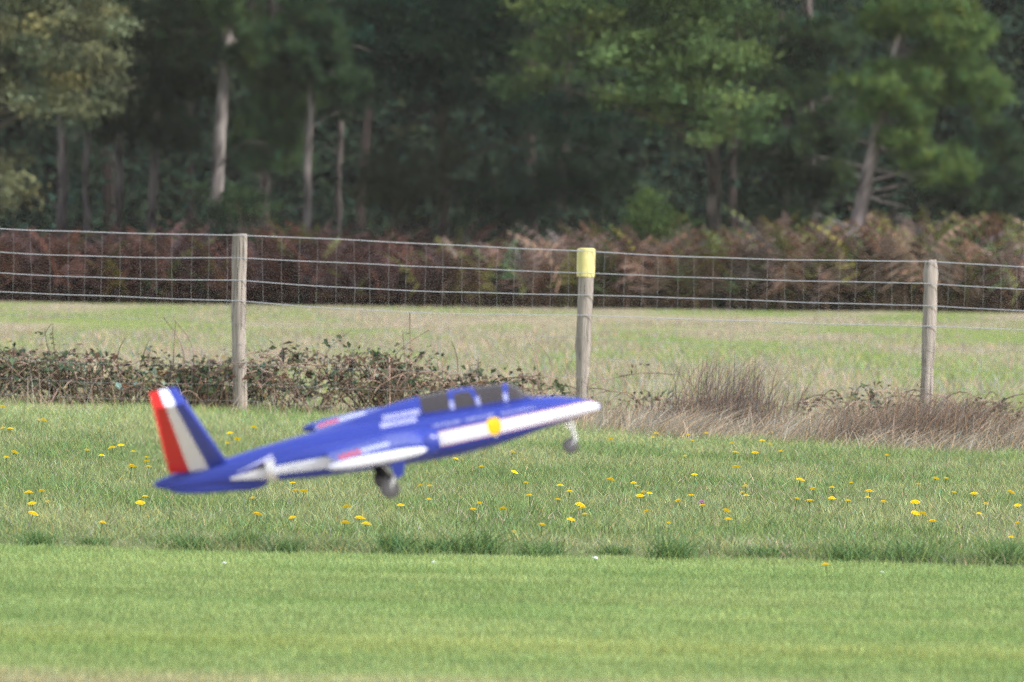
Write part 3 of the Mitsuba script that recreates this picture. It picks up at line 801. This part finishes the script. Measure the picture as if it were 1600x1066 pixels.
# ---------------------------------------------------------------- the model jet; its own frame is u forward, v to its left, w up, in pixels of the photograph
PXM = 500.0
JZ = FPX / PXM
yaw, pitch, bank = math.radians(3.4), math.radians(11.14), math.radians(2.6)
RZ = np.array([[math.cos(yaw), -math.sin(yaw), 0], [math.sin(yaw), math.cos(yaw), 0], [0, 0, 1]])
RY = np.array([[math.cos(pitch), 0, -math.sin(pitch)], [0, 1, 0], [math.sin(pitch), 0, math.cos(pitch)]])
RX = np.array([[1, 0, 0], [0, math.cos(bank), -math.sin(bank)], [0, math.sin(bank), math.cos(bank)]])
M4 = np.eye(4)
M4[:3, :3] = RZ @ RY @ RX
M4[:3, 3] = at(600, 690, JZ)
JET = T(M4)
jet = thing('model_jet', 'blue model jet with white stripe and tricolour tail flying low over the grass', 'model jet')


def jp(parent, name, m, bsdf, smooth=35, label=None):
    m = m.copy()
    m.vertices = np.asarray(m.vertices) / PXM
    return part(parent, name, m, bsdf, smooth, label, to_world=JET)


def interp(table, u):
    t = np.asarray(table, float)
    from scipy.interpolate import PchipInterpolator
    return PchipInterpolator(t[:, 0], t[:, 1:])(u)


#        u     top   bottom half-width
BODY = [(-366, 1, -3, 1.5), (-355, 6, -9, 6), (-330, 11, -15, 10), (-290, 15, -18, 13), (-251, 19, -22, 16), (-198, 26, -27, 22), (-126, 33, -34, 30), (-48, 37, -39, 34), (20, 38, -42, 36), (94, 36, -43, 37),
        (150, 33, -40, 36), (197, 30, -35, 33), (240, 26, -28, 28), (281, 19, -21.5, 21), (307, 12, -18, 15), (328, 4, -15, 9), (339, -2, -13, 5), (344, -7, -10, 1)]
EXP = 2.3


def body_ring(u, m=44):
    top, bot, hw = interp(BODY, u)
    a = np.arange(m) * 2 * np.pi / m
    c, s = np.cos(a), np.sin(a)
    y = hw * np.sign(c) * np.abs(c) ** (2 / EXP)
    z = (top + bot) / 2 + (top - bot) / 2 * np.sign(s) * np.abs(s) ** (2 / EXP)
    return np.stack([u + 0 * a, y, z], -1)


us = np.concatenate([np.linspace(-366, -320, 12), np.linspace(-310, 300, 62), np.linspace(305, 344, 16)])
body = loft([body_ring(u) for u in us])
HUMP = [(-150, 30, 4), (-110, 35, 10), (-60, 41, 16), (-11, 50, 21), (25, 56, 24), (55, 58.5, 25), (74, 58, 25)]
rings = []
for u in np.linspace(-150, 74, 30):
    top, hw = interp(HUMP, u)
    a = np.arange(28) * 2 * np.pi / 28
    zc = 18
    rings.append(np.stack([u + 0 * a, hw * np.cos(a), zc + (top - zc) * np.sin(a)], -1))
hump = loft(rings)
KEEL = [(-352, -8, 2), (-335, -19, 5), (-300, -27, 7), (-250, -33, 8), (-215, -37, 8), (-200, -36, 7), (-190, -31, 4)]
rings = []
for u in np.linspace(-352, -190, 22):
    bot, hw = interp(KEEL, u)
    a = np.arange(20) * 2 * np.pi / 20
    zc = -8
    rings.append(np.stack([u + 0 * a, hw * np.cos(a), zc + (zc - bot) * np.sin(a)], -1))
keel = loft(rings)
fus = jp(jet, 'fuselage', join([body, hump]), 'blue_paint', 50)
jp(fus, 'tail_keel', keel, 'blue_paint', 50)


def body_y(u, w):
    t = interp(BODY, u)
    mid, half = (t[..., 0] + t[..., 1]) / 2, (t[..., 0] - t[..., 1]) / 2
    return t[..., 2] * np.maximum(1 - np.abs(np.clip((w - mid) / half, -1, 1)) ** EXP, 0) ** (1 / EXP)


def side_patch(u0, u1, low, high, side, lift=0.9, nu=40, nw=8, shape=None):
    """A thin painted patch lying on the fuselage side; low(u), high(u) bound it."""
    u = np.linspace(u0, u1, nu)
    g = np.linspace(0, 1, nw)
    W = low(u)[:, None] * (1 - g) + high(u)[:, None] * g
    Uu = np.repeat(u[:, None], nw, 1)
    yy = (body_y(Uu, W) + lift) * side
    out = loft(np.stack([Uu, yy, W], -1), caps=False, closed=False)
    return out


LOW = [(70, -20.5), (150, -18.5), (250, -16.0), (320, -14.0), (341, -12.0)]
HIGH = [(70, 1.0), (150, 2.0), (250, 2.8), (310, 2.6), (333, 0.0), (341, -5.0)]
lo, hi = (lambda t: (lambda u: interp(t, u)[..., 0]))(LOW), (lambda t: (lambda u: interp(t, u)[..., 0]))(HIGH)
for side in (-1, 1):
    jp(fus, 'side_stripe', side_patch(72, 341, lo, hi, side, 1.0, 70, 10), 'white_paint', 60, 'white stripe along the nose')
    jp(fus, 'stripe_edging', join([side_patch(72, 338, lambda u: hi(u), lambda u: hi(u) + 1.4, side, 0.9, 60, 3), side_patch(72, 338, lambda u: lo(u) - 1.4, lambda u: lo(u), side, 0.9, 60, 3)]), 'pink_trim', 60)
    # yellow crest: a rounded shield with a pale point below
    cu, cw = 172.0, -5.0
    th = np.linspace(-1, 1, 17)
    jp(fus, 'emblem', side_patch(cu - 11.5, cu + 11.5, lambda u: cw - 14.5 * np.sqrt(np.maximum(1 - ((u - cu) / 11.6) ** 2, 0)), lambda u: cw + 13 * np.sqrt(np.maximum(1 - ((u - cu) / 11.6) ** 4, 0)), side, 2.0, 25, 9), 'yellow_paint', 60, 'yellow crest on the side stripe')
    jp(fus, 'emblem_tip', side_patch(cu - 4, cu + 4, lambda u: cw - 19 + 5 * np.abs(u - cu) / 4, lambda u: cw - 13 + 0 * u, side, 1.8, 9, 4), 'white_paint', 60)
    # blurred rows of small white lettering: upright strokes
    r = np.random.default_rng(7)
    strokes = []
    for (ua, ub, w0, hgt) in ((78, 122, 10.0, 4.5), (130, 176, 10.5, 4), (186, 240, 10.0, 3.2)):
        u = ua
        while u < ub:
            wd = r.uniform(1.1, 2.3)
            strokes.append(side_patch(u, min(u + wd, ub), lambda q: w0 + 0 * q, lambda q: w0 + hgt + 0 * q, side, 1.0, 2, 4))
            u += wd + r.uniform(0.7, 1.8)
    labels[jp(fus, 'small_lettering', join(strokes), 'pale_paint', 60, 'rows of tiny pale lettering under the canopy')]['kind'] = 'stuff'
    strokes = []
    for (ua, ub, w0, hgt) in ((4, 62, 33.5, 8.5), (-2, 56, 23.5, 7.5)):
        u = ua
        while u < ub:
            wd = r.uniform(1.8, 3.4)
            uu = np.array([u, min(u + wd, ub)])
            ws = np.linspace(w0, w0 + hgt, 5)
            Ug, Wg = np.meshgrid(uu, ws, indexing='ij')
            tp = interp(HUMP, Ug)
            yb = body_y(Ug, Wg)
            yh = tp[..., 1] * np.sqrt(np.maximum(1 - ((Wg - 18) / (tp[..., 0] - 18)) ** 2, 0))
            strokes.append(loft(np.stack([Ug, side * (np.maximum(yb, yh) + 1.0), Wg], -1), caps=False, closed=False))
            u += wd + r.uniform(0.7, 1.6)
    labels[jp(fus, 'spine_lettering', join(strokes), 'lavender_paint', 60, 'pale lettering on the spine behind the canopy')]['kind'] = 'stuff'

# canopy: dark glass with blue and white frames
CAN = [(60, 58.5, 24), (90, 60, 25), (150, 58, 24.5), (190, 55.5, 23), (212, 51, 21), (228, 37, 17), (243, 26, 11)]


def can_ring(u, grow=0.0, a0=-0.35, a1=np.pi + 0.35, m=25):
    top, hw = interp(CAN, u)
    zc = min(22.0, top - 6)
    a = np.linspace(a0, a1, m)
    return np.stack([u + 0 * a, (hw + grow) * np.cos(a), zc + (top - zc + grow) * np.sin(a)], -1)


cank = jp(jet, 'canopy', loft([can_ring(u) for u in np.linspace(60, 243, 40)], caps=True), 'dark_glass', 50, 'dark tinted two-seat canopy')


def arch(u0, u1, shift=0.0, grow=0.9):
    rings = []
    for t in np.linspace(0, 1, 4):
        r = can_ring(u0 + (u1 - u0) * t, grow)
        tt = np.clip((r[:, 2] - 25) / 30, 0, 1)
        r[:, 0] += shift * (1 - tt)
        rings.append(r)
    return loft(rings, caps=False, closed=False)


for (u0, u1, sh) in ((111, 119, -2), (145, 152, 9), (198, 206, -5)):
    jp(cank, 'frame', arch(u0, u1, sh), 'blue_paint', 50)
    for side in (0, 1):     # white lower ends of the arches
        r = loft([can_ring(u0 + (u1 - u0) * t, 1.5, *((0.0, 0.62) if side else (np.pi - 0.62, np.pi)), 9) + np.array([[sh * 0.7, 0, 0]]) for t in np.linspace(0.1, 0.9, 4)], caps=False, closed=False)
        jp(cank, 'frame_foot', r, 'pale_paint', 50)
jp(cank, 'roof_panel', loft([can_ring(u, 1.0, np.pi * 0.34, np.pi * 0.66, 9) for u in np.linspace(112, 150, 6)], caps=False, closed=False), 'blue_paint', 50)
jp(cank, 'rear_frame', loft([can_ring(u, 1.0) for u in np.linspace(58, 66, 3)], caps=False, closed=False), 'blue_paint', 50)
jp(cank, 'sill', join([loft([np.stack([np.linspace(62, 238, 30), s * (interp(CAN, np.linspace(62, 238, 30))[:, 1] + o), np.linspace(z0, z0 - 6, 30)], -1) for o, z0 in ((1.8, 27.5), (3.5, 33.5), (-3, 34))], caps=False, closed=False) for s in (-1, 1)]), 'blue_paint', 50)

# engine nacelles on both sides
NAC = [(78, 14, 17), (70, 18, 21), (40, 21, 25), (-20, 22, 26), (-90, 20, 24), (-150, 16, 20), (-182, 12, 16)]


def nac_ring(u, side, grow=0.0, a=None):
    hw, hh = interp(NAC[::-1], u)
    a = np.arange(30) * 2 * np.pi / 30 if a is None else a
    vc = 44 - 0.03 * max(0, -u) - 18 * sst(-90, -185, u)
    return np.stack([u + 0 * a, side * (vc + (hw + grow) * np.cos(a)), -10 + (hh + grow) * np.sin(a)], -1)


for side in (-1, 1):
    nk = jp(jet, 'nacelle', loft([nac_ring(u, side) for u in np.linspace(-182, 78, 36)]), 'blue_paint', 50)
    jp(nk, 'intake', loft([nac_ring(76, side, -3) + [3.2, 0, 0], nac_ring(76, side, -12) + [3.4, 0, 0]], caps=True), 'dark_cavity', 50)
    jp(nk, 'intake_lip', join([loft([nac_ring(78, side, g) + [du, 0, 0] for g, du in ((-4, 0.5), (-2, 5), (0.2, 3), (0.6, -3))], caps=False)]), 'blue_paint', 60)
    jp(nk, 'lower_stripe', loft([nac_ring(u, side, 1.0, np.linspace(-0.40, 0.32, 8)) for u in np.linspace(-180, 55, 30)], caps=False, closed=False), 'white_paint', 50, 'white stripe low on the engine side')
    # exhaust: open pipe and the pale heat shield behind it
    r = [nac_ring(-182, side, 0.6) * np.array([0, 1, 1]) + np.array([uu, 0, 0]) for uu in (-170, -182)]
    c = r[0].mean(0)
    pipe = []
    for uu, k in ((-168, 1.08), (-180, 1.06), (-190, 0.98), (-190, 0.84), (-176, 0.78)):
        p = nac_ring(-182, side, 0.6)
        cc2 = p.mean(0)
        p = cc2 + (p - cc2) * k
        p[:, 0] = uu
        pipe.append(p)
    jp(nk, 'exhaust_pipe', loft(pipe, caps=False), 'bare_metal', 50, 'pale metal exhaust pipe')
    p = pipe[-1].copy()
    jp(nk, 'exhaust_hole', loft([p + [0.5, 0, 0], p * 0 + p.mean(0) + (p - p.mean(0)) * 0.05], caps=True), 'dark_cavity', 50)
    jp(nk, 'heat_shield', side_patch(-246, -186, lambda u: -14 - 9 * (u + 246) / 60, lambda u: -10 + 6 * (u + 246) / 60, side, 1.2, 20, 8), 'white_paint', 50, 'pale wedge shaped heat shield behind the exhaust')
    jp(nk, 'shade_wedge', side_patch(-222, -186, lambda u: -7 + 3 * (u + 222) / 36, lambda u: -6.5 + 12 * (u + 222) / 36, side, 1.1, 14, 6), 'gap_shade', 50, 'dark wedge painted for the shadowed gap above the heat shield')  # shadow of the gap above the shield, painted as a dark patch
    jp(nk, 'shield_edge', side_patch(-236, -176, lambda u: -5 + 15 * (u + 236) / 60, lambda u: -4 + 19 * (u + 236) / 60, side, 1.2, 14, 5), 'lavender_paint', 50)


# wings with tip tanks
def foil(t):
    return 5 * 0.13 * (0.2969 * np.sqrt(t) - 0.126 * t - 0.3516 * t ** 2 + 0.2843 * t ** 3 - 0.1036 * t ** 4)


def wing_at(v):
    k = (v - 40) / 375
    return 62 - 22 * k, -98 + 8 * k, 4 + 11 * k       # leading edge, trailing edge, height


def wing_ring(v, side):
    le, te, w = wing_at(v)
    t = (1 - np.cos(np.linspace(0, np.pi, 16))) / 2
    ch = le - te
    up = np.stack([le - t * ch, side * v + 0 * t, w + foil(t) * ch], -1)
    dn = np.stack([le - t * ch, side * v + 0 * t, w - 0.7 * foil(t) * ch], -1)
    return np.vstack([up, dn[-2:0:-1]])


def wing_patch(v0, v1, t0, t1, side, lift=0.8):
    rings = []
    for v in np.linspace(v0, v1, 5):
        le, te, w = wing_at(v)
        t = np.linspace(t0, t1, 8)
        rings.append(np.stack([le - t * (le - te), side * v + 0 * t, w + foil(t) * (le - te) + lift], -1))
    return loft(rings, caps=False, closed=False)


for side in (-1, 1):
    wk = jp(jet, 'wing', loft([wing_ring(v, side) for v in np.linspace(36, 415, 16)]), 'blue_paint', 40)
    jp(wk, 'red_band', wing_patch(*((288, 390) if side < 0 else (336, 376)), 0.70, 0.96, side), 'red_paint', 40, 'red band at the trailing edge near the wing tip')
    jp(wk, 'white_band', wing_patch(*((294, 386) if side < 0 else (338, 374)), 0.37, 0.70, side), 'lavender_paint', 40, 'pale band across the wing near its tip')
    jp(wk, 'aileron', loft([np.stack([wing_at(v)[1] - 1 + np.array([10, 10, -3.0]), side * (v + np.zeros(3)), wing_at(v)[2] + np.array([2.6, -1.8, 0.2])], -1) for v in (210, 298)]), 'blue_paint', 40)
    us2 = np.linspace(0, 1, 26)
    tr = lambda a0, a1, m, rr: loft([np.stack([-110 + 156 * s + 0 * np.linspace(a0, a1, m), side * (421 + rr * 11 * (1 - abs(2 * s - 1) ** 2.6) ** 0.5 * np.cos(np.linspace(a0, a1, m))), 10 + rr * 11 * (1 - abs(2 * s - 1) ** 2.6) ** 0.5 * np.sin(np.linspace(a0, a1, m))], -1) for s in np.linspace(0.0, 1, 30)], caps=False, closed=False)
    tk = jp(wk, 'tip_tank', tr(np.pi * 0.27, np.pi * 1.72, 22, 1.0), 'blue_paint', 60)
    jp(wk, 'tip_tank_shell', tr(-np.pi * 0.28, np.pi * 0.27, 14, 1.0), 'white_paint', 60, 'white outer side of the tip tank')


# butterfly tail: blue leading part, white band, red rudder
def fin_piece(t0, t1, side, thick):
    rings = []
    for s in np.linspace(0, 1, 9):
        v, w = 8 + 178 * s, 13 + 117 * s
        le, te = -246 - 54 * s, -339 - 5 * s
        tt = np.linspace(t0, t1, 8)
        th = foil(tt) * (le - te) * 0.75 * (1.0 if s < 0.99 else 0.6) + 0.2
        nrm = np.array([-117.0, 178.0]) / 213.0
        up = np.stack([le - tt * (le - te), side * (v + nrm[0] * th), w + nrm[1] * th], -1)
        dn = np.stack([le - tt * (le - te), side * (v - nrm[0] * th), w - nrm[1] * th], -1)
        rings.append(np.vstack([up, dn[::-1]]))
    return loft(rings)


for side in (-1, 1):
    fk = jp(jet, 'tail_fin', fin_piece(0.0, 0.33, side, 1), 'blue_paint', 40)
    jp(fk, 'white_band', fin_piece(0.332, 0.66, side, 1), 'white_paint', 40, 'white band of the tail fin')
    jp(fk, 'rudder', fin_piece(0.664, 1.0, side, 1), 'red_paint', 40, 'red rudder of the tail fin')


# landing gear
def wheel(parent, u, v, w, r, width):
    a = np.arange(28) * 2 * np.pi / 28
    prof = [(r * 0.4, -width / 2), (r * 0.86, -width / 2), (r, -width * 0.28), (r, width * 0.28), (r * 0.86, width / 2), (r * 0.4, width / 2)]
    tyre = loft([np.stack([u + rr * np.cos(a), v + o + 0 * a, w + rr * np.sin(a)], -1) for rr, o in prof])
    hub = loft([np.stack([u + rr * np.cos(a), v + o + 0 * a, w + rr * np.sin(a)], -1) for rr, o in ((r * .1, -width * .62), (r * .34, -width * .56), (r * .4, -width * .5), (r * .4, width * .5), (r * .34, width * .56), (r * .1, width * .62))])
    k = jp(parent, 'wheel', tyre, 'tyre_rubber', 40)
    jp(k, 'hub', hub, 'hub_grey', 40)


ng = jp(jet, 'nose_gear', join([tube([(291, 0, -16), (294, 0, -40), (294, 0, -47)], 3.4, 12), tube([(294, 0, -44), (297, 5, -48), (290, 6, -58)], 2.2, 8), tube([(294, 0, -44), (297, -5, -48), (290, -6, -58)], 2.2, 8), tube([(280, 0, -20), (293, 0, -38)], 1.4, 8)]), 'bare_metal', 50, 'pale nose gear leg')
wheel(ng, 286, 0, -60, 12.5, 9)
for side in (-1, 1):
    mg = jp(jet, 'main_gear', join([tube([(8, side * 102, -10), (4, side * 106, -44), (-6, side * 108, -62)], 3.2, 12), tube([(-22, side * 100, -14), (0, side * 105, -46)], 1.8, 8)]), 'bare_metal', 50)
    wheel(mg, -8, side * 102, -66, 15.5, 11)
    door = np.array([[20, -16], [-2, -16], [0, -40], [6, -52], [16, -48], [22, -30]], float)
    jp(mg, 'gear_door', loft([np.stack([door[:, 0], side * (110 + o) + 0 * door[:, 0], door[:, 1]], -1) for o in (0, 1.6)]), 'blue_paint', 30, 'blue door of the main gear')
    jp(mg, 'wheel_well_flap', loft([np.stack([np.array([-28, -6, -10, -26.0]), side * (86 + o) + 0 * np.arange(4), np.array([-26, -28, -50, -46.0])], -1) for o in (0, 1.6)]), 'dark_cavity', 30)
